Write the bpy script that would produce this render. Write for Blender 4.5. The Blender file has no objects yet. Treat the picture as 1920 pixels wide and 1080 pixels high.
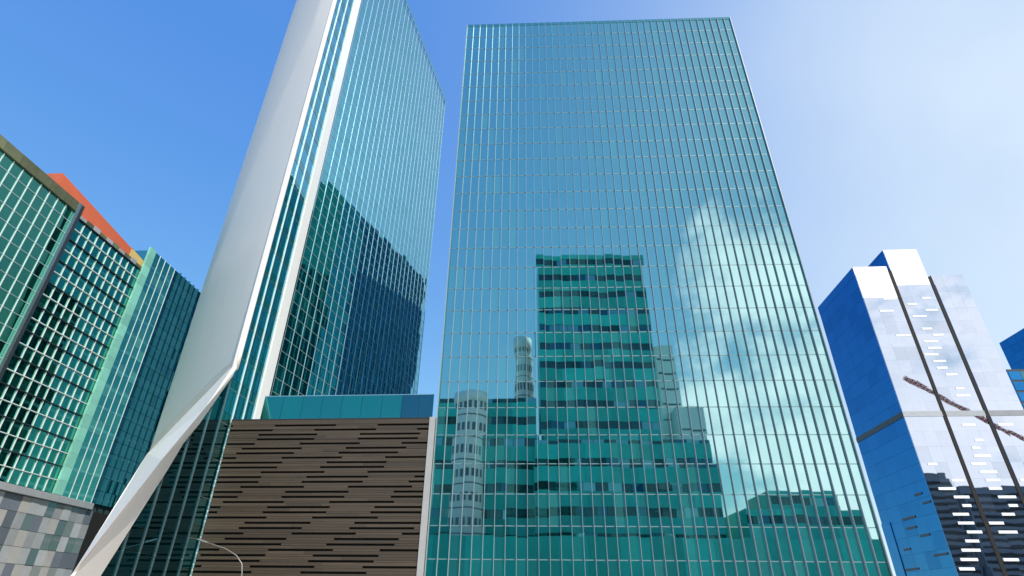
import bpy, bmesh, math, random
from mathutils import Vector, Matrix
random.seed(7)
R = math.radians
S = bpy.context.scene
COL = S.collection

# ------------------------------------------------------------------ camera
F = 1058.68                                  # focal length in pixels of a 1920 wide picture
AX = Vector((0.99781891, -0.02443638, -0.0613211))   # world axes seen from the camera (x right, y down, z forward)
AY = Vector((0.06533497, 0.49817917, 0.86460908))
AZ = Vector((0.00942098, -0.8667297, 0.49868915))
EYE = Vector((0, 0, 1.6))
cd = bpy.data.cameras.new('camera')
cd.sensor_width = 36.0
cd.lens = F / 1920 * 36
cd.clip_start, cd.clip_end = 0.1, 6000
cam = bpy.data.objects.new('camera', cd)
COL.objects.link(cam)
m = Matrix(((AX.x, -AX.y, -AX.z), (AY.x, -AY.y, -AY.z), (AZ.x, -AZ.y, -AZ.z)))
cam.matrix_world = Matrix.Translation(EYE) @ m.to_4x4()
S.camera = cam

# ------------------------------------------------------------------ sky, sun, exposure
SKY_STRENGTH = 0.15
SKY_CURVE = ((0.94, 0.98), (1.0, 0.70), (1.02, 0.25))
AUREOLE = (0.10, 1.04, 3.5, 0.88)
VEIL_AZ, VEIL_EL = 70.0, 19.0                # middle of the pale haze veil at the right
SUN_AZ, SUN_EL = 138.0, 47.0                  # degrees clockwise from +Y, above the horizon
sun_dir = Vector((math.sin(R(SUN_AZ)) * math.cos(R(SUN_EL)), math.cos(R(SUN_AZ)) * math.cos(R(SUN_EL)), math.sin(R(SUN_EL))))
W = bpy.data.worlds.new('World')
S.world = W
W.use_nodes = True
nt = W.node_tree
nt.nodes.clear()


def N(t, kind, **kw):
    n = t.nodes.new(kind)
    for k, v in kw.items():
        if k.startswith('i_'):
            key = k[2:]
            n.inputs[int(key) if key.isdigit() else key.replace('_', ' ')].default_value = v
        else:
            setattr(n, k, v)
    return n


def math_node(t, op, a, b=None, clamp=False):
    n = t.nodes.new('ShaderNodeMath')
    n.operation = op
    n.use_clamp = clamp
    for i, v in enumerate((a, b)):
        if v is None:
            continue
        if isinstance(v, (int, float)):
            n.inputs[i].default_value = v
        else:
            t.links.new(v, n.inputs[i])
    return n.outputs[0]


sky = N(nt, 'ShaderNodeTexSky', sky_type='NISHITA', sun_disc=False, sun_elevation=R(SUN_EL), sun_rotation=R(SUN_AZ),
        altitude=0, air_density=1.0, dust_density=0.28, ozone_density=3.0)
tc = N(nt, 'ShaderNodeTexCoord')
# cumulus bank standing low in the sky behind the viewer: the facades mirror it
dot = N(nt, 'ShaderNodeVectorMath', operation='DOT_PRODUCT')
bank = Vector((0.62, -0.75, 0.12)).normalized()
dot.inputs[1].default_value = bank
nt.links.new(tc.outputs['Generated'], dot.inputs[0])
mp = N(nt, 'ShaderNodeMapping')
mp.inputs['Scale'].default_value = (1, 1, 1.7)
mp.inputs['Location'].default_value = (3.1, 0.4, 1.2)
nt.links.new(tc.outputs['Generated'], mp.inputs['Vector'])
ns = N(nt, 'ShaderNodeTexNoise', i_Scale=3.4, i_Detail=9.0, i_Roughness=0.55)
nt.links.new(mp.outputs[0], ns.inputs['Vector'])
b = math_node(nt, 'MULTIPLY', math_node(nt, 'SUBTRACT', dot.outputs['Value'], 0.89), 2.1)
v = math_node(nt, 'ADD', ns.outputs['Fac'], b)
mr = N(nt, 'ShaderNodeMapRange', interpolation_type='SMOOTHSTEP')
mr.inputs['From Min'].default_value, mr.inputs['From Max'].default_value = 0.49, 0.66
nt.links.new(v, mr.inputs['Value'])
shade = N(nt, 'ShaderNodeTexNoise', i_Scale=5.5, i_Detail=6.0)
nt.links.new(mp.outputs[0], shade.inputs['Vector'])
cr = N(nt, 'ShaderNodeMix', data_type='RGBA')
cr.inputs['A'].default_value = (9.6, 9.0, 9.4, 1)
cr.inputs['B'].default_value = (15.2, 12.8, 12.6, 1)
nt.links.new(shade.outputs['Fac'], cr.inputs['Factor'])
# the photograph's rendering of a clear blue sky: a response curve for each channel, the same in every direction
sep = N(nt, 'ShaderNodeSeparateColor')
nt.links.new(sky.outputs[0], sep.inputs[0])
hs = N(nt, 'ShaderNodeCombineColor')
for ch, (gain, power) in enumerate(SKY_CURVE):
    lin = math_node(nt, 'MULTIPLY', sep.outputs[ch], SKY_STRENGTH)
    lin = math_node(nt, 'MULTIPLY', math_node(nt, 'POWER', lin, power), gain / SKY_STRENGTH)
    nt.links.new(lin, hs.inputs[ch])
# humid tropical air: a wide, soft veil of thin haze in the sky at the right
au = N(nt, 'ShaderNodeVectorMath', operation='DOT_PRODUCT')
au.inputs[1].default_value = (math.sin(R(VEIL_AZ)) * math.cos(R(VEIL_EL)), math.cos(R(VEIL_AZ)) * math.cos(R(VEIL_EL)), math.sin(R(VEIL_EL)))
nt.links.new(tc.outputs['Generated'], au.inputs[0])
av = math_node(nt, 'POWER', math_node(nt, 'DIVIDE', math_node(nt, 'ADD', au.outputs['Value'], AUREOLE[0]), AUREOLE[1], True), AUREOLE[2])
vn = N(nt, 'ShaderNodeTexNoise', i_Scale=2.2, i_Detail=5.0, i_Roughness=0.5)
nt.links.new(tc.outputs['Generated'], vn.inputs['Vector'])
av = math_node(nt, 'MULTIPLY', av, math_node(nt, 'ADD', 0.60, math_node(nt, 'MULTIPLY', vn.outputs['Fac'], 0.80)))
av = math_node(nt, 'MULTIPLY', av, AUREOLE[3], True)
hz = N(nt, 'ShaderNodeMix', data_type='RGBA')
hz.inputs['B'].default_value = tuple(c / SKY_STRENGTH for c in (0.86, 0.97, 1.05)) + (1,)
nt.links.new(av, hz.inputs['Factor'])
nt.links.new(hs.outputs[0], hz.inputs['A'])
mx = N(nt, 'ShaderNodeMix', data_type='RGBA')
nt.links.new(mr.outputs[0], mx.inputs['Factor'])
nt.links.new(hz.outputs['Result'], mx.inputs['A'])
nt.links.new(cr.outputs['Result'], mx.inputs['B'])
bg = N(nt, 'ShaderNodeBackground', i_Strength=SKY_STRENGTH)
nt.links.new(mx.outputs['Result'], bg.inputs['Color'])
wo = N(nt, 'ShaderNodeOutputWorld')
nt.links.new(bg.outputs[0], wo.inputs['Surface'])

sl = bpy.data.lights.new('sun', 'SUN')
sl.energy, sl.angle, sl.color = 4.5, R(0.53), (1.0, 0.955, 0.89)
sun = bpy.data.objects.new('sun', sl)
COL.objects.link(sun)
sun.rotation_euler = sun_dir.to_track_quat('Z', 'Y').to_euler()
sun.location = sun_dir * 300
S.view_settings.view_transform = 'Standard'
S.view_settings.look = 'None'
S.view_settings.exposure = 0.0
S.view_settings.gamma = 1.0
S.cycles.max_bounces = 10
S.cycles.glossy_bounces = 6
S.cycles.diffuse_bounces = 3
S.cycles.sample_clamp_indirect = 8.0

# ------------------------------------------------------------------ materials


def new_mat(name):
    mt = bpy.data.materials.new(name)
    mt.use_nodes = True
    t = mt.node_tree
    t.nodes.clear()
    return mt, t, N(t, 'ShaderNodeOutputMaterial')


def rand_fac(t):
    """one random number per pane, whether it is an object of its own or an island of a joined mesh"""
    g = N(t, 'ShaderNodeNewGeometry')
    o = N(t, 'ShaderNodeObjectInfo')
    return math_node(t, 'FRACT', math_node(t, 'ADD', g.outputs['Random Per Island'], o.outputs['Random'])), g


def glass(name, tint, base0, base1, refl=0.8, wave=0.0025, wave_scale=0.22, rough=0.015, edge=(0.85, 0.95, 0.95)):
    mt, t, out = new_mat(name)
    r, g = rand_fac(t)
    c = N(t, 'ShaderNodeMix', data_type='RGBA')
    c.inputs['A'].default_value = (*base0, 1)
    c.inputs['B'].default_value = (*base1, 1)
    t.links.new(math_node(t, 'POWER', r, 4.0), c.inputs['Factor'])
    d = N(t, 'ShaderNodeBsdfDiffuse')
    t.links.new(c.outputs['Result'], d.inputs['Color'])
    n = N(t, 'ShaderNodeTexNoise', i_Scale=wave_scale, i_Detail=1.5)
    t.links.new(g.outputs['Position'], n.inputs['Vector'])
    bm = N(t, 'ShaderNodeBump', i_Strength=1.0, i_Distance=wave)
    t.links.new(n.outputs['Fac'], bm.inputs['Height'])
    lw = N(t, 'ShaderNodeLayerWeight', i_Blend=0.5)
    graze = math_node(t, 'POWER', lw.outputs['Facing'], 5.0)
    tc_ = N(t, 'ShaderNodeMix', data_type='RGBA')
    tc_.inputs['A'].default_value = (*tint, 1)
    tc_.inputs['B'].default_value = (*edge, 1)
    t.links.new(graze, tc_.inputs['Factor'])
    gl = N(t, 'ShaderNodeBsdfGlossy', i_Roughness=rough)
    t.links.new(tc_.outputs['Result'], gl.inputs['Color'])
    t.links.new(bm.outputs[0], gl.inputs['Normal'])
    # a little grime makes the reflection uneven from pane to pane
    gr = N(t, 'ShaderNodeTexNoise', i_Scale=0.5, i_Detail=4.0)
    t.links.new(g.outputs['Position'], gr.inputs['Vector'])
    k = math_node(t, 'ADD', refl - 0.07, math_node(t, 'MULTIPLY', gr.outputs['Fac'], 0.1))
    k = math_node(t, 'SUBTRACT', k, math_node(t, 'MULTIPLY', math_node(t, 'POWER', r, 5.0), 0.16), True)
    ms = N(t, 'ShaderNodeMixShader')
    t.links.new(k, ms.inputs[0])
    t.links.new(d.outputs[0], ms.inputs[1])
    t.links.new(gl.outputs[0], ms.inputs[2])
    t.links.new(ms.outputs[0], out.inputs[0])
    return mt


def solid(name, col, rough=0.6, metal=0.0, var=0.12, scale=1.5, bump=0.0, bump_scale=20.0, per=0.0, spec=0.5, stretch=(1, 1, 1)):
    mt, t, out = new_mat(name)
    r, g = rand_fac(t)
    mpn = N(t, 'ShaderNodeMapping')
    mpn.inputs['Scale'].default_value = stretch
    t.links.new(g.outputs['Position'], mpn.inputs['Vector'])
    n = N(t, 'ShaderNodeTexNoise', i_Scale=scale, i_Detail=6.0, i_Roughness=0.6)
    t.links.new(mpn.outputs[0], n.inputs['Vector'])
    f = math_node(t, 'ADD', 1.0 - var, math_node(t, 'MULTIPLY', n.outputs['Fac'], 2 * var))
    if per:
        f = math_node(t, 'MULTIPLY', f, math_node(t, 'ADD', 1.0 - per, math_node(t, 'MULTIPLY', r, 2 * per)))
    vm = N(t, 'ShaderNodeVectorMath', operation='SCALE')
    vm.inputs[0].default_value = col
    t.links.new(f, vm.inputs['Scale'])
    p = N(t, 'ShaderNodeBsdfPrincipled', i_Roughness=rough, i_Metallic=metal, i_Specular_IOR_Level=spec)
    t.links.new(vm.outputs[0], p.inputs['Base Color'])
    if bump:
        n2 = N(t, 'ShaderNodeTexNoise', i_Scale=bump_scale, i_Detail=4.0)
        t.links.new(mpn.outputs[0], n2.inputs['Vector'])
        bm = N(t, 'ShaderNodeBump', i_Strength=0.6, i_Distance=bump)
        t.links.new(n2.outputs['Fac'], bm.inputs['Height'])
        t.links.new(bm.outputs[0], p.inputs['Normal'])
    t.links.new(p.outputs[0], out.inputs[0])
    return mt


M = dict(
    teal=glass('teal_glass', (0.37, 0.66, 0.67), (0.0, 0.035, 0.04), (0.06, 0.24, 0.23), refl=0.84),
    teal_dark=glass('teal_side_glass', (0.30, 0.62, 0.60), (0.0, 0.02, 0.025), (0.0, 0.06, 0.06), refl=0.75),
    green=glass('green_glass', (0.17, 0.60, 0.46), (0.0, 0.025, 0.022), (0.01, 0.09, 0.07), refl=0.75, wave=0.02),
    navy=glass('navy_glass', (0.07, 0.22, 0.28), (0.0, 0.012, 0.016), (0.0, 0.03, 0.04), refl=0.75),
    silver=glass('silver_glass', (0.46, 0.58, 0.69), (0.03, 0.05, 0.08), (0.08, 0.11, 0.15), refl=0.9, wave=0.006),
    blue=glass('blue_glass', (0.03, 0.24, 0.56), (0.002, 0.03, 0.13), (0.005, 0.05, 0.18), refl=0.65, wave=0.01),
    rail=glass('rail_glass', (0.08, 0.42, 0.40), (0.0, 0.05, 0.05), (0.0, 0.14, 0.12), refl=0.6),
    crown=glass('crown_glass', (0.97, 0.98, 1.0), (0.75, 0.75, 0.75), (0.85, 0.85, 0.85), refl=0.6, rough=0.12, wave=0.02),
    transom=solid('transom_metal', (0.60, 0.70, 0.70), 0.35, 0.6, 0.05),
    greyglass=glass('grey_glass', (0.62, 0.58, 0.60), (0.10, 0.105, 0.11), (0.28, 0.28, 0.28), refl=0.35, wave=0.02),
    cyan=glass('cyan_glass', (0.22, 0.60, 0.70), (0.0, 0.04, 0.045), (0.01, 0.14, 0.14), refl=0.84, wave=0.008),
    mint=glass('mint_glass', (0.34, 0.76, 0.64), (0.01, 0.06, 0.05), (0.12, 0.38, 0.30), refl=0.7, wave=0.015),
    fin=solid('grey_fin', (0.30, 0.37, 0.39), 0.4, 0.0, 0.08),
    flush=solid('flush_transom', (0.17, 0.28, 0.30), 0.5, 0.2, 0.05),
    alu=solid('aluminium_mullion', (0.55, 0.68, 0.66), 0.22, 0.9, 0.05),
    whitemetal=solid('white_mullion', (0.78, 0.82, 0.80), 0.4, 0.1, 0.06),
    darkmetal=solid('dark_metal', (0.04, 0.05, 0.06), 0.45, 0.3),
    core=solid('core_wall', (0.02, 0.045, 0.045), 0.8),
    white=solid('white_cladding', (0.88, 0.81, 0.76), 0.75, 0.0, 0.05, 0.25, stretch=(1, 1, 0.25)),
    bright=solid('white_panel', (0.92, 0.90, 0.87), 0.35, 0.0, 0.03),
    brown=solid('brown_plank', (0.066, 0.047, 0.030), 0.65, 0.0, 0.35, 1.2, 0.004, 14, 0.22, stretch=(0.25, 1, 3)),
    recess=solid('dark_recess', (0.010, 0.008, 0.007), 0.8),
    concrete=solid('concrete', (0.40, 0.39, 0.37), 0.8, 0, 0.15, 0.8, 0.003, 30),
    grey=solid('grey_stone', (0.36, 0.37, 0.38), 0.35, 0, 0.2, 0.9, 0, 10, 0.2),
    olive=solid('olive_parapet', (0.16, 0.17, 0.09), 0.3, 0.2, 0.45, 0.7, 0, 10, 0.3),
    orange=solid('orange_cladding', (0.62, 0.13, 0.055), 0.6, 0, 0.12, 0.6, 0, 10, 0.06),
    yellow=solid('yellow_cladding', (0.72, 0.50, 0.16), 0.6, 0, 0.1),
    pilaster=solid('green_cladding', (0.28, 0.66, 0.52), 0.3, 0.1, 0.2, 0.6, 0, 10, 0.15),
    asphalt=solid('asphalt', (0.05, 0.05, 0.052), 0.9, 0, 0.25, 3, 0.006, 60),
    paving=solid('paving', (0.48, 0.44, 0.38), 0.85, 0, 0.15, 2, 0.003, 40, 0.1),
    paint=solid('road_paint', (0.75, 0.75, 0.72), 0.7, 0, 0.15, 6),
    earth=solid('ground', (0.30, 0.27, 0.21), 0.95, 0, 0.25, 0.3),
    tealband=solid('teal_spandrel', (0.02, 0.54, 0.45), 0.4, 0, 0.25, 0.15, 0, 10, 0.22),
    bandwin=glass('band_window', (0.30, 0.5, 0.5), (0.0, 0.012, 0.014), (0.0, 0.03, 0.03), refl=0.25),
    pale=solid('pale_render', (0.88, 0.86, 0.82), 0.7, 0, 0.08, 0.3),
    slate=solid('slate_cladding', (0.14, 0.16, 0.19), 0.5, 0, 0.25, 0.2, 0, 10, 0.2),
    crane=solid('crane_red', (0.55, 0.15, 0.09), 0.5, 0.1, 0.1),
    galv=solid('galvanised_steel', (0.32, 0.31, 0.29), 0.5, 0.5, 0.12, 4),
    lens=solid('lamp_lens', (0.7, 0.7, 0.66), 0.2),
)

# ------------------------------------------------------------------ mesh helpers
_cache = {}


def box_bm(bm, x0, x1, y0, y1, z0, z1):
    vs = [bm.verts.new(p) for p in ((x0, y0, z0), (x1, y0, z0), (x1, y1, z0), (x0, y1, z0), (x0, y0, z1), (x1, y0, z1), (x1, y1, z1), (x0, y1, z1))]
    for q in ((3, 2, 1, 0), (4, 5, 6, 7), (0, 1, 5, 4), (1, 2, 6, 5), (2, 3, 7, 6), (3, 0, 4, 7)):
        bm.faces.new([vs[i] for i in q])


def box_mesh(sx, sy, sz, bevel=0.0):
    """box centred on its origin, shared between alike pieces"""
    key = (round(sx, 3), round(sy, 3), round(sz, 3), bevel)
    if key not in _cache:
        bm = bmesh.new()
        box_bm(bm, -sx / 2, sx / 2, -sy / 2, sy / 2, -sz / 2, sz / 2)
        if bevel:
            bmesh.ops.bevel(bm, geom=bm.edges[:], offset=bevel, segments=1, affect='EDGES')
        me = bpy.data.meshes.new('box')
        bm.to_mesh(me)
        bm.free()
        _cache[key] = me
    return _cache[key]


def link(name, me, mat, parent=None, loc=(0, 0, 0), rot=None):
    if mat is not None and me is not None:
        key = (me.name, mat.name)
        if me.materials and me.materials[0] != mat:
            if key not in _cache:
                c = me.copy()
                c.materials[0] = mat
                _cache[key] = c
            me = _cache[key]
        elif not me.materials:
            me.materials.append(mat)
    o = bpy.data.objects.new(name, me)
    COL.objects.link(o)
    o.location = loc
    if rot is not None:
        o.rotation_euler = rot
    if parent is not None:
        o.parent = parent
    return o


def thing(name, label, cat, loc=(0, 0, 0), rz=0.0, group=None):
    o = bpy.data.objects.new(name, None)
    COL.objects.link(o)
    o.empty_display_size = 0.5
    o.location = loc
    o.rotation_euler = (0, 0, rz)
    o['label'] = label
    o['category'] = cat
    if group:
        o['group'] = group
    return o


def box(name, mat, parent, x0, x1, y0, y1, z0, z1, bevel=0.0):
    """box given by its extent in the parent's coordinates"""
    me = box_mesh(x1 - x0, y1 - y0, z1 - z0, bevel)
    return link(name, me, mat, parent, ((x0 + x1) / 2, (y0 + y1) / 2, (z0 + z1) / 2))


def poly(name, mat, parent, verts, faces, smooth=False, loc=(0, 0, 0)):
    me = bpy.data.meshes.new(name)
    me.from_pydata([tuple(v) for v in verts], [], faces)
    me.update()
    bm = bmesh.new()
    bm.from_mesh(me)
    bmesh.ops.recalc_face_normals(bm, faces=bm.faces[:])
    bm.to_mesh(me)
    bm.free()
    if smooth:
        me.polygons.foreach_set('use_smooth', [True] * len(me.polygons))
    return link(name, me, mat, parent, loc)


def prism(name, mat, parent, pts, z0, z1):
    n = len(pts)
    vs = [(x, y, z0) for x, y in pts] + [(x, y, z1) for x, y in pts]
    fs = [tuple(range(n)), tuple(range(n, 2 * n))] + [(i, (i + 1) % n, n + (i + 1) % n, n + i) for i in range(n)]
    return poly(name, mat, parent, vs, fs)


def tube(name, mat, parent, pts, radii, seg=10):
    pts = [Vector(p) for p in pts]
    vs, fs = [], []
    for i, p in enumerate(pts):
        d = (pts[min(i + 1, len(pts) - 1)] - pts[max(i - 1, 0)]).normalized()
        a = d.orthogonal().normalized() if i == 0 else (a - d * a.dot(d)).normalized()
        c = d.cross(a)
        for k in range(seg):
            t = 2 * math.pi * k / seg
            vs.append(p + (a * math.cos(t) + c * math.sin(t)) * radii[i])
    for i in range(len(pts) - 1):
        for k in range(seg):
            fs.append((i * seg + k, i * seg + (k + 1) % seg, (i + 1) * seg + (k + 1) % seg, (i + 1) * seg + k))
    fs += [tuple(range(seg)), tuple(range((len(pts) - 1) * seg, len(pts) * seg))]
    return poly(name, mat, parent, vs, fs, True)


def to_pixel(p):
    d = Vector(p) - EYE
    z = d.x * AX.z + d.y * AY.z + d.z * AZ.z
    if z < 0.1:
        return None
    return (960 + F * (d.x * AX.x + d.y * AY.x + d.z * AZ.x) / z, 540 + F * (d.x * AX.y + d.y * AY.y + d.z * AZ.y) / z, z)


def ray(px, py):
    c = Vector((px - 960, py - 540, F))
    return Vector((AX.dot(c), AY.dot(c), AZ.dot(c)))


def at_y(px, py, y):
    d = ray(px, py)
    return EYE + d * (y / d.y)


def at_x(px, py, x):
    d = ray(px, py)
    return EYE + d * (x / d.x)


class Panes:
    """collects the panes of one thing; the 300 that show largest become objects, the rest one joined part"""

    def __init__(self, root):
        self.root, self.items = root, []
        self.mw = Matrix.Translation(root.location) @ Matrix.Rotation(root.rotation_euler.z, 4, 'Z')

    def add(self, x, y, z, w, h, rz, mat, seen=True, tilt=0.0013, name='pane'):
        """pane centred at x, y, z, w wide and h high; rz turns a pane that faces -Y"""
        px = to_pixel(self.mw @ Vector((x, y, z)))
        size = 0
        if seen and px and -10 < px[0] < 1930 and -10 < px[1] < 1090:
            q = to_pixel(self.mw @ Vector((x + w * math.cos(rz) / 2, y + w * math.sin(rz) / 2, z)))
            size = (w * h / px[2] ** 2) * (abs(q[0] - px[0]) * px[2] / w if q else 0)
        self.items.append((size, x, y, z, w, h, rz, mat, tilt, name))

    def build(self, limit=300, thick=0.05):
        it = sorted(self.items, key=lambda a: -a[0])
        rest = {}
        for i, (s, x, y, z, w, h, rz, mat, tilt, name) in enumerate(it):
            a, b_ = random.gauss(0, tilt * 0.5), random.gauss(0, tilt)
            if i < limit and s > 0:
                link(name, box_mesh(w, thick, h), mat, self.root, (x, y, z), (a, 0, rz + b_))
            else:
                rest.setdefault(mat.name, (mat, []))[1].append((x, y, z, w, h, rz + b_, a))
        for mat, lst in rest.values():
            vs, fs = [], []
            for (x, y, z, w, h, rz, a) in lst:
                mm = Matrix.Translation((x, y, z)) @ Matrix.Rotation(rz, 4, 'Z') @ Matrix.Rotation(a, 4, 'X')
                k = len(vs)
                for c in ((-w / 2, -thick / 2, -h / 2), (w / 2, -thick / 2, -h / 2), (w / 2, -thick / 2, h / 2), (-w / 2, -thick / 2, h / 2),
                          (-w / 2, thick / 2, -h / 2), (w / 2, thick / 2, -h / 2), (w / 2, thick / 2, h / 2), (-w / 2, thick / 2, h / 2)):
                    vs.append(mm @ Vector(c))
                fs += [tuple(k + j for j in q) for q in ((0, 1, 2, 3), (1, 5, 6, 2), (5, 4, 7, 6), (4, 0, 3, 7), (3, 2, 6, 7), (4, 5, 1, 0))]
            me = bpy.data.meshes.new('small_panes')
            me.from_pydata(vs, [], fs)
            o = link('small_panes', me, mat, self.root)
            o['kind'] = 'stuff'


def structure(name, me_o):
    me_o.name = name
    me_o['kind'] = 'structure'
    return me_o


# ------------------------------------------------------------------ ground, road, pavements
structure('ground', poly('ground', M['earth'], None, [(-3000, -3000, -0.15), (3000, -3000, -0.15), (3000, 3000, -0.15), (-3000, 3000, -0.15)], [(0, 1, 2, 3)]))
structure('road', poly('road', M['asphalt'], None, [(-400, 8, -0.12), (400, 8, -0.12), (400, 30, -0.12), (-400, 30, -0.12)], [(0, 1, 2, 3)]))
structure('pavement_near', box('pavement', M['paving'], None, -400, 400, -40, 8, -0.16, 0.0))
structure('pavement_far', box('pavement', M['paving'], None, -400, 400, 30, 300, -0.16, 0.0))
for i, y in enumerate((15.3, 22.7)):
    for k in range(-14, 15):
        structure('lane_marking', poly('lane_marking', M['paint'], None, [(k * 6, y, -0.116), (k * 6 + 3, y, -0.116), (k * 6 + 3, y + 0.15, -0.116), (k * 6, y + 0.15, -0.116)], [(0, 1, 2, 3)]))
for y in (8.5, 29.4):
    structure('edge_line', poly('edge_line', M['paint'], None, [(-400, y, -0.116), (400, y, -0.116), (400, y + 0.12, -0.116), (-400, y + 0.12, -0.116)], [(0, 1, 2, 3)]))

# ------------------------------------------------------------------ central tower
CT_A = math.atan2(1.5, 57.9)
CT_K = 0.765
CT_O = Vector((-16.3, 79.4, 0)) * CT_K
CT_W, CT_H, CT_D = 57.9 * CT_K, 116.0 * CT_K, 80.0
t = thing('central_tower', 'broad teal glass office tower in the middle, mirroring a banded green building', 'tower', CT_O, CT_A)
box('core', M['core'], t, 0.25, CT_W - 0.25, 0.25, CT_D - 0.25, 0, CT_H - 0.4)
cols, fh = 40, CT_H / 29
cw = CT_W / cols
P = Panes(t)
for r in range(29):
    for c in range(cols):
        P.add((c + 0.5) * cw, 0.1, r * fh + fh / 2, cw - 0.03, fh - 0.03, 0, M['teal'], True, 0.0013)
# the two flanks
dc = 52
dw = CT_D / dc
for r in range(29):
    for c in range(dc):
        P.add(0.1, (c + 0.5) * dw, r * fh + fh / 2, dw - 0.03, fh - 0.03, -math.pi / 2, M['green'] if c < 31 else M['navy'], False)
        P.add(CT_W - 0.1, (c + 0.5) * dw, r * fh + fh / 2, dw - 0.03, fh - 0.03, math.pi / 2, M['teal_dark'], False)
P.build()
for c in range(cols + 1):
    wide = 0.03 if c not in (0, cols) else 0.08
    box('mullion', M['fin'], t, c * cw - wide / 2, c * cw + wide / 2, -0.22, 0.12, 0, CT_H)
for r in range(1, 29):
    box('transom', M['flush'], t, 0.0, CT_W, 0.05, 0.125, r * fh - 0.045, r * fh + 0.045)
for x in (0, CT_W):
    for c in range(1, dc + 1):
        box('side_mullion', M['alu'], t, x - 0.09, x + 0.09, c * dw - 0.04, c * dw + 0.04, 0, CT_H)
box('parapet', M['teal_dark'], t, 0.02, CT_W - 0.02, 0.02, 0.4, CT_H - 0.35, CT_H + 0.25)
box('roof', M['concrete'], t, 0.3, CT_W - 0.3, 0.45, CT_D - 0.3, CT_H - 0.4, CT_H - 0.1)

# ------------------------------------------------------------------ left tower with the white sail
XS, TOP = -36.0, 134.7
PH = R(8.0)
GO = Vector((XS, 68.0))                       # foot of the folded wall beside the white fin
GU = Vector((math.sin(PH), math.cos(PH)))
GL = 50.0
GE = GO + GU * GL
t = thing('sail_tower', 'slim teal glass tower with a white sail end wall folding into a pointed foot', 'tower', (XS, 58.6, 0))
o = t.location


def L(x, y, z=0.0):
    return (x - o.x, y - o.y, z - o.z)


# body behind the skins
pts = [(XS - 0.35, 60.0), (XS - 0.35, 67.8), (GE.x - 0.4, GE.y - 0.1), (-58.0, GE.y + 4), (-57.2, 79.2), (-46.5, 69.6)]
prism('core', M['core'], t, [L(*p)[:2] for p in pts], 0.0, TOP - 0.5)
P = Panes(t)
fh2 = 3.9
# strip facing the street (plane x = XS), stepping out towards the viewer under the diagonal
diag = [(-36, 58.6, 25.7), (-36, 58.2, 24.5), (-36, 54.7, 18.0), (-36, 53.1, 15.6), (-36, 51.9, 12.7), (-36, 50.9, 10.6), (-36, 48.95, 6.3), (-36, 47.9, 4.0), (-36, 46.2, 0.0)]


def diag_z(y):
    for (x, ya, za), (x2, yb, zb) in zip(diag, diag[1:]):
        if yb <= y <= ya:
            return zb + (za - zb) * (y - yb) / (ya - yb)
    return 0.0 if y < 46.2 else 25.7


sw = 2.2
for r in range(35):
    z0 = r * fh2
    z1 = min(z0 + fh2, TOP)
    for k in range(3):
        ya, yb = 58.6 + k * sw, 58.6 + (k + 1) * sw
        for (za, zb) in ((z0, z0 + 1.2), (z0 + 1.2, z1)):
            if zb - za > 0.2:
                P.add(*L(XS - 0.1, (ya + yb) / 2, (za + zb) / 2), sw - 0.04, zb - za - 0.04, math.pi / 2, M['cyan'] if zb - za > 2 else M['teal_dark'], True, 0.004)
for c in range(25):
    for r in range(60):
        zc = 20.6 + (r + 0.5) * 1.9
        if zc + 0.95 > TOP - 0.3:
            continue
        q = GO + GU * ((c + 0.5) * 2.0)
        seen = zc > 23.6
        P.add(*L(q.x, q.y, zc), 1.95, 1.85, math.pi / 2 - PH, M['cyan'], seen, 0.006)
P.build()
# glass of the flared foot: panes cut along the diagonal
yk = 58.6
while yk > 46.4:
    ya = max(yk - 2.2, 46.25)
    z = 0.0
    while z < diag_z(yk) - 0.15:
        zt = min(z + 1.95, 26)
        ys = [ya + 0.02 + (yk - ya - 0.04) * i / 4 for i in range(5)]
        top = [min(zt - 0.03, diag_z(y) - 0.2) for y in ys]
        keep = [(y, tz) for y, tz in zip(ys, top) if tz > z + 0.05]
        if len(keep) >= 2:
            vs = [L(XS - 0.08, y, z) for y, _ in keep] + [L(XS - 0.08, y, tz) for y, tz in keep]
            n = len(keep)
            vs2 = [(a - 0.06, b2, c2) for a, b2, c2 in vs]
            fr = [tuple(range(n)) + tuple(range(2 * n - 1, n - 1, -1))]
            bk = [tuple(i + 2 * n for i in fr[0][::-1])]
            ring = fr[0]
            sd = [(ring[i], ring[(i + 1) % len(ring)], ring[(i + 1) % len(ring)] + 2 * n, ring[i] + 2 * n) for i in range(len(ring))]
            poly('pane', M['navy'], t, vs + vs2, fr + bk + sd)
        z += 1.95
    box('mullion', M['alu'], t, *(lambda a: (a[0] - 0.09, a[0] + 0.05, a[1] - 0.03, a[1] + 0.03))(L(XS, yk)), 0, max(diag_z(yk) - 0.3, 0.5))
    yk -= 2.2
for k in range(1, 3):
    a = L(XS, 58.6 + k * sw)
    box('mullion', M['whitemetal'], t, a[0] - 0.1, a[0] + 0.05, a[1] - 0.04, a[1] + 0.04, 0, TOP)
for r in range(1, 35):
    a = L(XS, 58.6)
    box('transom', M['alu'], t, a[0] - 0.12, a[0] - 0.03, a[1] + 0.02, a[1] + 3 * sw, r * fh2 - 0.035, r * fh2 + 0.035)
a = L(XS, 65.25)
box('fin', M['bright'], t, a[0] - 0.3, a[0] + 0.15, a[1], a[1] + 2.2, 0, TOP + 1.5)
box('fin_return', M['teal_dark'], t, a[0] - 0.3, a[0] + 0.1, a[1] + 2.21, a[1] + 2.6, 0, TOP + 1.0)
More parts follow.
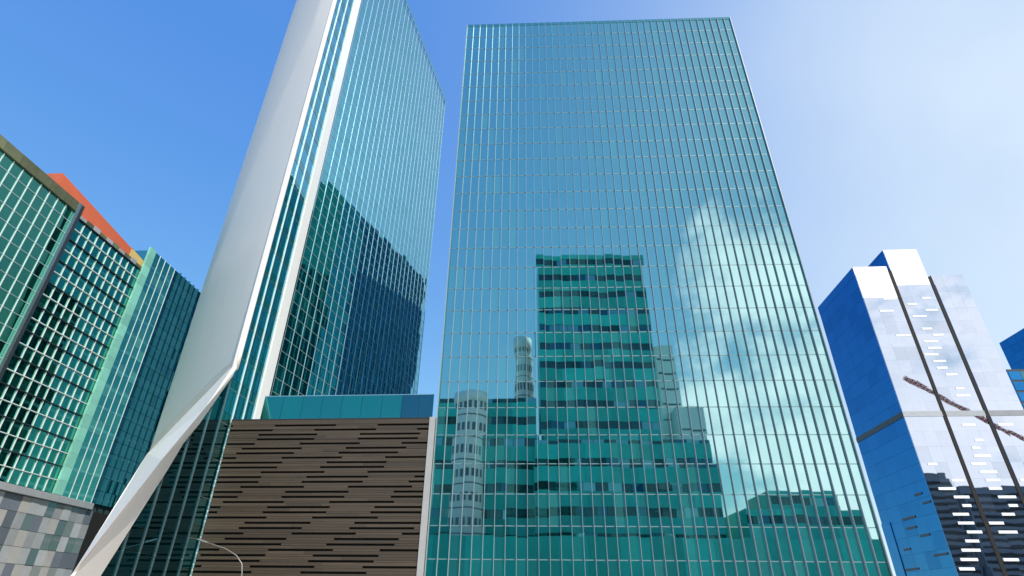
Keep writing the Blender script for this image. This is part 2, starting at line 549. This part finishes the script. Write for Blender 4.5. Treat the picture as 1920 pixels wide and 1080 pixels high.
# frame of the folded wall
fm = box_mesh(0.075, 0.16, TOP - 20.6)
for c in range(26):
    q = GO + GU * (c * 2.0)
    link('mullion', fm, M['transom'], t, L(q.x, q.y, (TOP + 20.6) / 2), (0, 0, math.pi / 2 - PH))
fm = box_mesh(GL, 0.12, 0.06)
for r in range(60):
    q = GO + GU * (GL / 2)
    z = 20.6 + r * 1.9
    if z < TOP:
        link('transom', fm, M['transom'], t, L(q.x, q.y, z), (0, 0, math.pi / 2 - PH))
q = GO + GU * (GL / 2)
link('parapet', box_mesh(GL + 0.1, 0.12, 1.8), M['cyan'], t, L(q.x, q.y, TOP + 0.5), (0, 0, math.pi / 2 - PH))
# far end and rear glass walls
for (pa, pb, nm) in (((GE.x, GE.y), (-58.3, GE.y + 4.3), 'rear_wall'), ((-58.3, GE.y + 4.3), (-57.4, 78.6), 'west_wall')):
    pa, pb = Vector(pa), Vector(pb)
    w = (pb - pa).length
    ang = math.atan2(pb.y - pa.y, pb.x - pa.x)
    mid = (pa + pb) / 2
    link(nm, box_mesh(w, 0.15, TOP), M['teal_dark'], t, L(mid.x, mid.y, TOP / 2), (0, 0, ang))
    for r in range(1, 34):
        link('band', box_mesh(w, 0.24, 0.5), M['alu'], t, L(mid.x, mid.y, r * 3.9), (0, 0, ang))
# the white sail: a gently folded skin between two upright edges
SR, SLp = Vector((XS, 58.55)), Vector((-56.7, 77.3))
SU = (SLp - SR)
SN = Vector((-SU.y, SU.x)).normalized()
if SN.dot(Vector((0, -1))) < 0:
    SN = -SN


def sail_pt(u, z, off):
    k = 0.15 + 0.75 * max(0.0, min(1.0, (92 - z) / 70))       # the crease wanders from the right edge to the left on its way down
    fade = max(0.0, min(1.0, (z - 22) / 22))
    bulge = fade * 0.55 * min(u / k, (1 - u) / (1 - k)) + fade * 1.1 * math.sin(math.pi * u) ** 0.8
    p = SR + SU * u + SN * (bulge + off)
    return L(p.x, p.y, z)


nu, nz = 40, 64
vs, fs = [], []
for off in (0.0, -0.5):
    for j in range(nz + 1):
        for i in range(nu + 1):
            u = i / nu
            zb = 25.7 + (20.9 - 25.7) * u
            zt = TOP + 1.2 if u < 0.001 else min(TOP + 1.2, 109.5 + (1 - u) * 175)
            z = zb + (zt - zb) * j / nz
            vs.append(sail_pt(u, z, off if 0.01 < u < 0.99 else off * 0.9))
st = nu + 1
tot = st * (nz + 1)
for k in (0, tot):
    for j in range(nz):
        for i in range(nu):
            a = k + j * st + i
            fs.append((a, a + 1, a + st + 1, a + st))
for j in range(nz):
    for i in (0, nu):
        a = j * st + i
        fs.append((a, a + st, a + st + tot, a + tot))
for i in range(nu):
    for j in (0, nz):
        a = j * st + i
        fs.append((a, a + 1, a + 1 + tot, a + tot))
sail = poly('sail_wall', M['white'], t, vs, fs, True)
# the narrow return strip along the sail's right edge
a = L(XS, 58.5)
box('edge_trim', M['white'], t, a[0] - 0.2, a[0] + 0.04, a[1] - 0.1, a[1] + 0.1, 25.6, TOP + 1.0)
# the pointed foot: the bright upper facet and the grey lower facet of one folded blade
A_ = Vector((XS + 0.1, 58.35, 26.3))
B_ = Vector((-56.85, 77.2, 20.6))
D1 = at_y(385, 764, 53.5)
D0 = at_y(303, 862, 47.0)
Cc = at_y(139, 1079, 42.6)
Cg = Cc + (Cc - D0) * (Cc.z / (D0.z - Cc.z))
lower = [Vector((XS + 0.25, y, z)) for _, y, z in diag]
Bg = B_ + (Cc - B_) * (B_.z / (B_.z - Cc.z))
vs = [L(*p) for p in (A_, D1, D0, Cc, Cg)] + [L(*p) for p in lower] + [L(*B_), L(*Bg)]
iB = 5 + len(lower)
fs = [(0, 1, iB), (1, 2, iB), (2, 3, iB), (3, 4, iB + 1, iB)]
fs += [(0, 5, 1), (5, 6, 1), (6, 7, 1), (1, 7, 2), (7, 8, 2), (8, 9, 2), (9, 10, 2), (10, 3, 2), (10, 11, 3), (11, 12, 3), (12, 13, 3), (13, 4, 3)]
foot = poly('folded_foot', M['white'], t, vs, fs)
md = foot.modifiers.new('thickness', 'SOLIDIFY')
md.thickness, md.offset = 0.18, -1.0

# ------------------------------------------------------------------ podium with the brown plank wall
PX0, PX1, PY = -35.85, -13.25, 60.5
t = thing('podium', 'low podium block clad in staggered dark brown planks between the two teal towers', 'podium', (PX0, PY, 0))
o = t.location
PW, PT = PX1 - PX0, 20.15
box('backing', M['recess'], t, 0, PW, 0.35, 17, 0, PT - 0.05)
# first slot start of every course (in metres from the left end), read from the top down
zw = 22.75 / 1180.0                            # metres per unit of the sketch below
rows = [600, 840, 510, 500, 760, 430, 400, 670, 935, 910, 580, 840, 815, 480, 740, 725, 390, 650, 630, 910, 550, 520, 810, 450, 415, 705, 355, 330, 620, 900, 870, 590, 850, 830, 500, 780, 750, 430, 700]
per_, slot = 600 * zw, 350 * zw
pitch = 0.505
z = PT - 0.75
box('plank', M['brown'], t, 0, PW * 0.46, 0.0, 0.34, z + 0.2, PT, 0.01)
box('plank', M['brown'], t, PW * 0.46 + 0.02, PW, 0.0, 0.34, z + 0.2, PT, 0.01)
for i, s in enumerate(rows):
    z1 = PT - 0.56 - i * pitch
    z0 = z1 - pitch
    if z0 < -0.1:
        break
    z0 = max(z0, 0)
    hs_ = 0.20                                 # height of the slot course
    # the slotted course: planks with gaps between
    st_ = ((s - 330) * zw) % per_ - per_
    x = 0.0
    edges = []
    while st_ < PW:
        edges.append((st_ + random.uniform(-0.15, 0.15), st_ + slot + random.uniform(-0.2, 0.2)))
        st_ += per_
    for (e0, e1), nxt in zip(edges, edges[1:] + [(PW, PW)]):
        a, b2 = max(e1, 0), min(nxt[0], PW)
        if b2 - a > 0.1:
            box('plank', M['brown'], t, a, b2, 0.0 + random.uniform(0, 0.03), 0.33, z1 - hs_, z1 - 0.014, 0.008)
    # the full course below it, in two or three lengths
    cuts = sorted([0, PW] + [PW * random.uniform(0.25, 0.75) for _ in range(random.choice((1, 2)))])
    for a, b2 in zip(cuts, cuts[1:]):
        if b2 - a > 0.3:
            box('plank', M['brown'], t, a + 0.006, b2 - 0.006, random.uniform(0, 0.035), 0.33, z0 + 0.004, z1 - hs_ - 0.016, 0.008)
box('end_trim', M['concrete'], t, PW + 0.01, PW + 0.66, -0.1, 0.6, 0, PT + 0.12)
box('coping', M['darkmetal'], t, -0.0, PW, -0.03, 0.5, PT + 0.005, PT + 0.1)
box('roof', M['concrete'], t, 0, PW, 0.52, 17, PT - 0.04, PT + 0.02)

t = thing('glass_parapet', 'low band of teal glass panels along the roof edge above the brown wall', 'parapet', (-33.4, 62.0, 20.2))
ws = [2.35] * 7 + [2.0]
x = 0.0
for i, w in enumerate(ws):
    dark = i >= 7
    link('panel', box_mesh(w - 0.03, 0.08, 3.1), M['navy'] if dark else M['rail'], t, (x + w / 2, 0, 1.62), (random.gauss(0, .003), 0, random.gauss(0, .004)))
    x += w
link('panel', box_mesh(1.65, 0.08, 3.1), M['navy'], t, (x + 0.83, 0, 1.62))
x += 1.66
box('top_rail', M['alu'], t, 0, x, -0.06, 0.06, 3.18, 3.26)
box('base_rail', M['alu'], t, 0, x, -0.06, 0.06, 0.0, 0.07)
box('backing', M['core'], t, 0.1, x - 0.1, 0.12, 0.3, 0.0, 3.1)

# ------------------------------------------------------------------ green glass building at the left
BX = -72.0
t = thing('green_building', 'green glass office block with a white grid and grey base at the left edge', 'building', (BX, 65.0, 0))
o = t.location
P = Panes(t)
TA = 54.3
# bay A: long white mullions
cwA, rh = 1.58, 2.03
box('core', M['core'], t, -20, -0.6, 38 - 65, 82.0 - 65, 0, 53.7)
for c in range(17):
    for r in range(19):
        zc = 15.9 + (r + 0.5) * rh
        if zc + rh / 2 < TA + 1.5:
            P.add(-0.1, 64.6 - 65 - (c + 0.5) * cwA, zc, cwA - 0.06, rh - 0.08, math.pi / 2, M['green'], True, 0.006)
for c in range(17):
    y = 64.6 - 65 - (c + 1) * cwA
    box('mullion', M['whitemetal'], t, -0.1, 0.04, y - 0.045, y + 0.045, 15.9, TA)
for r in range(19):
    z = 15.9 + r * rh
    box('transom', M['transom'], t, -0.12, 0.0, 38 - 65, -0.42, z - 0.04, z + 0.04)
box('pilaster', M['alu'], t, -0.1, 0.3, -0.4, 0.1, 15.9, 56.0)
box('pilaster', M['darkmetal'], t, -0.1, 0.2, 0.12, 0.75, 15.9, 56.0)
# bay B: white grid
cwB = (80.9 - 65.8) / 10
for c in range(10):
    for r in range(20):
        zc = 15.9 + (r + 0.5) * 1.9
        P.add(-0.2, 0.8 + (c + 0.5) * cwB, zc, cwB - 0.05, 1.9 - 0.06, math.pi / 2, M['green'], True, 0.007)
for c in range(1, 10):
    box('mullion', M['whitemetal'], t, -0.2, 0.0, 0.8 + c * cwB - 0.035, 0.8 + c * cwB + 0.035, 15.9, 53.6)
for r in range(21):
    z = 15.9 + r * 1.9
    box('transom', M['whitemetal'] if r % 2 else M['darkmetal'], t, -0.2, 0.12 if r % 2 == 0 else 0.03, 0.76, 15.85, z - 0.05, z + 0.05)
# parapets
for k in range(10):
    y = 38 - 65 + k * 2.68
    box('parapet_panel', M['olive'], t, -0.6, 0.25, y + 0.02, y + 2.66, TA + 0.1, 55.95)
for k in range(10):
    y = 0.8 + k * cwB
    box('parapet_panel', M['olive'] if k % 2 else M['grey'], t, -0.6, 0.05, y + 0.03, y + cwB - 0.03, 53.95, 54.5 + (k % 3) * 0.12)
# pilaster and bay C, a storey taller
for k in range(22):
    z = 15.9 + k * 1.96
    box('cladding_panel', M['pilaster'], t, -0.1, 0.3, 15.95, 17.55, z + 0.01, min(z + 1.95, 58.8))
box('core', M['core'], t, -3.9, -0.3, 17.2, 36, 0, 58.6)
box('end_wall', M['teal_dark'], t, -4.1, -0.35, 17.0, 17.18, 54, 58.8)
cwC = 1.55
for c in range(12):
    for r in range(22):
        zc = 15.9 + (r + 0.5) * 1.95
        P.add(0.0, 17.6 + (c + 0.5) * cwC, zc, cwC - 0.05, 1.88, math.pi / 2, M['mint'] if c < 4 else M['navy'], c < 10, 0.006)
for c in range(13):
    y = 17.6 + c * cwC
    if c <= 4:
        box('mullion', M['whitemetal'], t, -0.1, 0.1, y - (0.09 if c == 0 else 0.035), y + (0.09 if c == 0 else 0.04), 15.9, 58.9)
    else:
        box('mullion', M['teal_dark'], t, -0.1, 0.4, y - 0.06, y + 0.06, 15.9, 58.9)
for r in range(22):
    z = 15.9 + r * 1.95
    box('transom', M['alu'], t, -0.1, 0.06, 17.6, 17.6 + 4 * cwC, z - 0.03, z + 0.03)
P.build()
# grey base
box('cornice', M['grey'], t, -0.3, 0.55, 38 - 65, 24.0, 14.9, 15.8, 0.04)
box('base_core', M['recess'], t, -3, -0.25, 38 - 65, 36, 0, 14.85)
for c in range(22):
    for r in range(7):
        y = -8 + c * 1.5
        z = 14.85 - (r + 1) * 2.05
        mt = random.choice((M['grey'], M['grey'], M['greyglass'], M['greyglass'], M['concrete'], M['slate']))
        link('base_panel', box_mesh(1.46, 0.1, 2.0), mt, t, (random.uniform(-0.05, 0.05), y + 0.75, z + 1.02), (random.gauss(0, .01), 0, math.pi / 2 + random.gauss(0, .01)))

t = thing('roof_block', 'long orange red plant block on the roof of the green glass building', 'roof block', (-72.45, 60.6, 53.8))
pts = [(0, 0), (0, 17.2), (-4, 17.2), (-4, 0)]
vs = [(x, y, 0) for x, y in pts] + [(0, 0, 4.7), (0, 17.2, 2.6), (-4, 17.2, 2.6), (-4, 0, 4.7)]
poly('wall', M['orange'], t, vs, [(0, 1, 2, 3), (4, 5, 6, 7), (0, 1, 5, 4), (1, 2, 6, 5), (2, 3, 7, 6), (3, 0, 4, 7)])
for k in range(1, 6):
    yy = 17.2 * k / 6
    box('joint_strip', M['orange'], t, 0.0, 0.025, yy - 0.03, yy + 0.03, 0.0, 4.6 - 2.1 * k / 6)
t = thing('yellow_roof_block', 'small yellow block at the far end of the orange roof block', 'roof block', (-72.4, 77.85, 54.0))
poly('wall', M['yellow'], t, [(0, 0, 0), (0, 3.9, 0), (-4, 3.9, 0), (-4, 0, 0), (0, 0, 2.45), (0, 3.9, 1.9), (-4, 3.9, 1.9), (-4, 0, 2.45)],
     [(0, 1, 2, 3), (4, 5, 6, 7), (0, 1, 5, 4), (1, 2, 6, 5), (2, 3, 7, 6), (3, 0, 4, 7)])
box('cap', M['concrete'], t, -4.05, 0.05, 0, 0.4, 2.43, 2.49)

# ------------------------------------------------------------------ mirror-clad tower at the right
RY = 150.0
t = thing('mirror_tower', 'pale mirror glass tower with two dark grooves and a deep blue flank', 'tower', (91.7, RY, 0))
slabs = [(0.0, 9.75, 92.5, 26), (10.5, 20.3, 98.3, 26), (21.3, 30.2, 89.0, 24)]
box('core', M['darkmetal'], t, 0.3, 29.9, 0.9, 25.5, 0, 88)
P = Panes(t)
flh = 3.9
for si, (x0, x1, h, d) in enumerate(slabs):
    box('slab_core', M['core'], t, x0 + 0.2, x1 - 0.2, 0.2, d - 0.2, 0, h - 0.3)
    n = int((h - 9) / flh)
    for r in range(n):
        for c in range(3):
            w = (x1 - x0) / 3
            P.add(x0 + (c + 0.5) * w, 0.1, (r + 0.5) * flh, w - 0.012, flh - 0.012, 0, M['silver'], True, 0.0012)
    # white crown panels
    zc = n * flh
    for c in range(3):
        w = (x1 - x0) / 3
        for q in range(2):
            hh = (h - zc) / 2
            box('crown_panel', M['crown'] if si < 2 else M['silver'], t, x0 + c * w + 0.01, x0 + (c + 1) * w - 0.01, 0.06, 0.2, zc + q * hh + 0.01, zc + (q + 1) * hh - 0.01)
    # flank: blue panels by floor
    for r in range(int(h / flh)):
        for c in range(5):
            w = d / 5
            P.add(x0 + 0.1, (c + 0.5) * w, (r + 0.5) * flh, w - 0.03, flh - 0.04, -math.pi / 2, M['blue'], si == 0, 0.003, 'flank_pane')
    box('flank_cap', M['blue'], t, x0 + 0.03, x0 + 0.2, 0.22, d, int(h / flh) * flh + 0.02, h)
    box('roof', M['concrete'], t, x0 + 0.2, x1 - 0.02, 0.22, d, h - 0.28, h - 0.02)
P.build()
for x in (9.75, 20.3):
    box('groove', M['recess'], t, x + 0.02, x + 0.95, -0.05, 0.9, 0, 91 if x < 15 else 88.5)
zb = 46.7
box('belt_course', M['grey'], t, -0.02, 9.75, -0.08, 0.12, zb, zb + 1.4)
box('belt_course', M['grey'], t, 10.72, 20.3, -0.08, 0.12, zb, zb + 1.4)
box('belt_course', M['grey'], t, 21.27, 30.2, -0.08, 0.12, zb, zb + 1.4)
box('flank_belt', M['darkmetal'], t, -0.1, 0.1, 0.15, 26, zb, zb + 1.4)
rr = random.Random(3)
for (x0, x1, h, d) in slabs:
    z = 9.0
    while z < 84:
        dens = 0.85 if z < 36 else (0.6 if x0 > 5 else 0.25)
        if x0 > 21 and z > 40:
            dens = 0.12
        if abs(z - zb - 0.7) > 1.6 and rr.random() < dens:
            w = rr.uniform(2.0, 4.2)
            xa = rr.uniform(x0 + 0.3, x1 - w - 0.3)
            box('blind_strip', M['bright'], t, xa, xa + w, -0.03, 0.1, z, z + 0.62, 0.02)
        z += 1.95
for k in range(8):                             # dark louvres low on the blue flank
    y = rr.uniform(1, 18)
    z = 12 + k * 2.3
    box('louvre', M['darkmetal'], t, -0.06, 0.06, y, y + rr.uniform(3, 7), z, z + 0.5)
box('flank_bay', M['blue'], t, -0.12, 0.06, 21.5, 26, 0, 24)

t = thing('blue_tower', 'deep blue glass tower cut off by the right edge', 'tower', (213.7, 215, 0))
box('core', M['core'], t, 0.2, 40, 0.2, 45, 0, 114.6)
P = Panes(t)
for r in range(29):
    for c in range(9):
        P.add(0.1, (c + 0.5) * 5, (r + 0.5) * 3.96, 4.96, 3.9, -math.pi / 2, M['blue'], c > 5, 0.003)
P.build()
box('front_wall', M['silver'], t, 0.2, 40, -0.05, 0.15, 0, 114.8)
t = thing('grey_annex', 'low grey glass block in front of the blue tower at the right edge', 'building', (166.9, 205, 0))
box('core', M['darkmetal'], t, 0.2, 20, 0.2, 8, 0, 80.5)
for r in range(20):
    for c in range(5):
        link('pane', box_mesh(3.9, 0.1, 3.2), M['blue'] if (r * 7 + c * 3) % 4 else M['navy'], t, (2.2 + c * 4, 0.12, 2 + r * 4), (random.gauss(0, .003), 0, random.gauss(0, .003)))
    box('flank_pane', M['blue'], t, 0.02, 0.2, 0.2, 8, r * 4 + 0.1, r * 4 + 3.9)

# ------------------------------------------------------------------ street lamp in front of the brown wall
t = thing('street_lamp', 'thin curved street lamp in front of the brown plank wall', 'street lamp', (-28.9, 57, 0))
tube('pole', M['galv'], t, [(0, 0, 0), (0, 0, 3.0), (-0.02, 0, 4.5), (-0.25, 0, 5.35), (-0.95, 0, 6.05), (-2.2, 0, 6.65), (-3.6, 0, 7.02), (-4.2, 0, 7.18)],
     [0.09, 0.07, 0.055, 0.05, 0.042, 0.038, 0.035, 0.035])
hd = poly('lamp_head', M['galv'], t, [(-4.1, -0.14, 7.12), (-4.1, 0.14, 7.12), (-5.2, 0.1, 7.42), (-5.2, -0.1, 7.42), (-4.1, -0.1, 7.26), (-4.1, 0.1, 7.26), (-5.1, 0.07, 7.52), (-5.1, -0.07, 7.52)],
          [(0, 1, 2, 3), (4, 5, 6, 7), (0, 1, 5, 4), (1, 2, 6, 5), (2, 3, 7, 6), (3, 0, 4, 7)])
poly('lens', M['lens'], hd, [(-4.25, -0.09, 7.15), (-4.25, 0.09, 7.15), (-5.0, 0.08, 7.35), (-5.0, -0.08, 7.35)], [(0, 1, 2, 3)])
tube('base_plate', M['galv'], t, [(0, 0, 0), (0, 0, 0.12)], [0.22, 0.22], 12)

# ------------------------------------------------------------------ the city behind the viewer, seen in the facades
CN = Vector((math.sin(CT_A), -math.cos(CT_A), 0))


def mirror(px, py, yv):
    """where the thing stands that shows at this pixel in the central facade, yv metres deep in the mirror"""
    p = at_y(px, py, yv)
    d = (p - CT_O).dot(CN)
    return p - 2 * d * CN


def banded(name, label, cat, x0, x1, yf, h, pitch, z0=0.0, depth=25, dark=0.36, cut=2.2, group=None):
    t = thing(name, label, cat, ((x0 + x1) / 2, yf, 0), 0, group)
    w = x1 - x0
    box('core', M['core'], t, -w / 2 + 0.2, w / 2 - 0.2, -depth, -0.35, 0, h - 0.2)
    z = z0
    while z < h - 0.5:
        zt = min(z + pitch * (1 - dark), h)
        n = max(2, int(w / 9))
        for k in range(n):
            box('spandrel', M['tealband'], t, -w / 2 + k * w / n + 0.03, -w / 2 + (k + 1) * w / n - 0.03, -0.3, random.uniform(0, 0.05), z, zt)
        if zt < h:
            n2 = max(3, int(w / 4.2))
            for k in range(n2):
                box('window', M[random.choice(('bandwin', 'bandwin', 'bandwin', 'teal_dark', 'navy'))], t, -w / 2 + k * w / n2 + 0.1, -w / 2 + (k + 1) * w / n2 - 0.1, -0.34, -0.25, zt, min(z + pitch, h))
        z += pitch
    for sx in (-1, 1):
        box('side_wall', M['tealband'], t, min(sx * w / 2, sx * (w / 2 - 0.18)), max(sx * w / 2, sx * (w / 2 - 0.18)), -depth, -0.31, 0, h)
    box('roof', M['concrete'], t, -w / 2 + 0.2, w / 2 - 0.2, -depth, -0.36, h - 0.18, h)
    return t


YV = 225
a, b2 = mirror(1008, 478, YV), mirror(1205, 478, YV)
pt = mirror(1100, 700, YV).z - mirror(1100, 737, YV).z
banded('banded_tower', 'tall banded green tower mirrored in the middle of the central facade', 'tower', a.x, b2.x, a.y, a.z, pt)
c0, c1 = mirror(822, 745, YV - 8), mirror(1008, 745, YV - 8)
banded('banded_wing', 'banded green wing mirrored low on the left of the central facade', 'building', c0.x, c1.x - 0.6, c0.y, mirror(900, 745, YV - 8).z, pt)
c0, c1 = mirror(1000, 822, YV - 10), mirror(1338, 822, YV - 10)
banded('banded_block', 'wide banded green block mirrored below the tall tower in the central facade', 'building', c0.x, c1.x, c0.y + 1.0, c1.z, pt)
c0, c1 = mirror(700, 1004, YV - 40), mirror(1720, 1004, YV - 40)
banded('long_podium', 'long plain green building mirrored along the foot of the central facade', 'building', c0.x, c1.x, c0.y, mirror(1200, 1004, YV - 40).z, 40, 0, 20, 0.02)
c0, c1 = mirror(1395, 960, YV - 15), mirror(1625, 960, YV - 15)
banded('terraced_block', 'stepped green block mirrored at the lower right of the central facade', 'building', c0.x, c1.x, c0.y, mirror(1500, 955, YV - 15).z, pt * 0.9)
c0, c1 = mirror(1440, 920, YV - 5), mirror(1570, 920, YV - 5)
banded('terrace_house', 'small upper terrace mirrored above the stepped green block in the central facade', 'building', c0.x, c1.x, c0.y, c0.z, pt * 0.9)


def round_tower(name, label, px0, px1, py, yv, rings):
    c0, c1 = mirror(px0, py, yv), mirror(px1, py, yv)
    r = (c1.x - c0.x) / 2
    h = c0.z
    t = thing(name, label, 'tower', ((c0.x + c1.x) / 2, c0.y, 0))
    tube('shaft', M['pale'], t, [(0, 0, 0), (0, 0, h - 0.5), (0, 0, h)], [r, r, r * 0.98], 28)
    tube('crown', M['pale'], t, [(0, 0, h * 0.955), (0, 0, h * 0.965), (0, 0, h + 0.8)], [r, r * 1.1, r * 1.1], 28)
    for k in range(rings):
        for q in range(-3, 4):
            an = q * 0.36
            wd = link('window', box_mesh(r * 0.2, 0.15, h / rings * 0.35), M['slate'], t, (r * math.sin(an), r * math.cos(an), h * (k + 0.45) / rings), (0, 0, -an))
    for k in range(1, rings):
        z = h * k / rings
        tube('ring_joint', M['slate'], t, [(0, 0, z - 0.2), (0, 0, z + 0.2)], [r + 0.12, r + 0.12], 28)


round_tower('round_white_tower', 'round white tower mirrored at the lower left of the central facade', 856, 912, 745, YV - 22, 9)
round_tower('slim_white_tower', 'slim white domed tower mirrored left of the tall green tower', 966, 1000, 640, YV + 45, 12)


def pale_block(name, label, px0, px1, py, yv):
    c0, c1 = mirror(px0, py, yv), mirror(px1, py, yv)
    t = thing(name, label, 'building', ((c0.x + c1.x) / 2, c0.y, 0))
    w, h = c1.x - c0.x, c0.z
    box('wall', M['pale'], t, -w / 2, w / 2, -14, 0, 0, h)
    z = 4.0
    while z < h - 3:
        box('window_strip', M['slate'], t, -w / 2 + 0.6, w / 2 - 0.6, -0.05, 0.05, z, z + 0.9)
        z += 7.5
    box('parapet', M['pale'], t, -w / 2 - 0.15, w / 2 + 0.15, -14.1, 0.15, h, h + 0.6)


pale_block('white_slab_tower', 'tall white slab mirrored just right of the banded green tower', 1226, 1262, 650, YV + 35)
pale_block('white_low_block', 'lower white block mirrored beside the white slab', 1268, 1322, 765, YV + 25)

# dark blocks mirrored low in the tower at the right


def mirror_r(px, py, yv):
    p = at_y(px, py, yv)
    return Vector((p.x, 2 * RY - p.y, p.z))


for (px0, px1, py, yv, lab) in ((1640, 1775, 890, 395, 'dark slate block mirrored low in the first bay of the mirror tower'),
                                (1745, 1800, 935, 400, 'low dark slate block mirrored between the grooves of the mirror tower'),
                                (1800, 1960, 915, 390, 'wide dark slate block mirrored low at the right of the mirror tower')):
    c0, c1 = mirror_r(px0, py, yv), mirror_r(px1, py, yv)
    t = thing('slate_block', lab, 'building', ((c0.x + c1.x) / 2, c0.y, 0), 0, 'dark blocks mirrored in the mirror tower')
    w, h = c1.x - c0.x, c0.z
    box('wall', M['slate'], t, -w / 2, w / 2, -20, -0.1, 0, h)
    z = 4.0
    while z < h - 3:
        box('window_strip', M['recess'], t, -w / 2 + 1, w / 2 - 1, -0.1, 0.04, z, z + 2.0)
        z += 4.2
    box('parapet', M['slate'], t, -w / 2 - 0.2, w / 2 + 0.2, -20.2, 0.1, h, h + 0.8)

# tower crane mirrored in the right tower
tip = mirror_r(1695, 708, 380)
end = mirror_r(1935, 832, 380)
t = thing('tower_crane', 'reddish tower crane jib mirrored across the mirror tower', 'crane', (end.x, end.y, 0))


def lattice(name, pa, pb, wd, n, tk):
    pa, pb = Vector(pa), Vector(pb)
    d = (pb - pa).normalized()
    u = d.cross(Vector((0, 1, 0))).normalized()
    w = d.cross(u)
    bm = bmesh.new()
    offs = [(u * sx + w * sy) * wd / 2 for sx, sy in ((-1, -1), (1, -1), (1, 1), (-1, 1))]

    def bar(p, q):
        dd = (q - p)
        mm = Matrix.Translation((p + q) / 2) @ dd.to_track_quat('Z', 'Y').to_matrix().to_4x4()
        k = len(bm.verts)
        box_bm(bm, -tk / 2, tk / 2, -tk / 2, tk / 2, -dd.length / 2, dd.length / 2)
        bm.verts.ensure_lookup_table()
        for vv in bm.verts[k:]:
            vv.co = mm @ vv.co
    for of in offs:
        bar(pa + of, pb + of)
    for i in range(n):
        p, q = pa.lerp(pb, i / n), pa.lerp(pb, (i + 1) / n)
        for j in range(4):
            bar(p + offs[j], q + offs[(j + 1) % 4])
            bar(p + offs[j], p + offs[(j + 1) % 4])
    me = bpy.data.meshes.new(name)
    bm.to_mesh(me)
    bm.free()
    return link(name, me, M['crane'], t)


lattice('mast', (0, 0, 0), (0, 0, end.z), 2.4, 30, 0.35)
lattice('jib', (0, 0, end.z), (tip.x - end.x, tip.y - end.y, tip.z), 1.7, 30, 0.3)
lattice('counter_jib', (0, 0, end.z), (12, 0, end.z + 0.5), 2.0, 6, 0.35)
box('counterweight', M['concrete'], t, 9, 12, -1.2, 1.2, end.z - 3, end.z - 0.6)
box('cab', M['pale'], t, -1.3, 1.3, 1.3, 3.5, end.z - 2.6, end.z + 0.2)
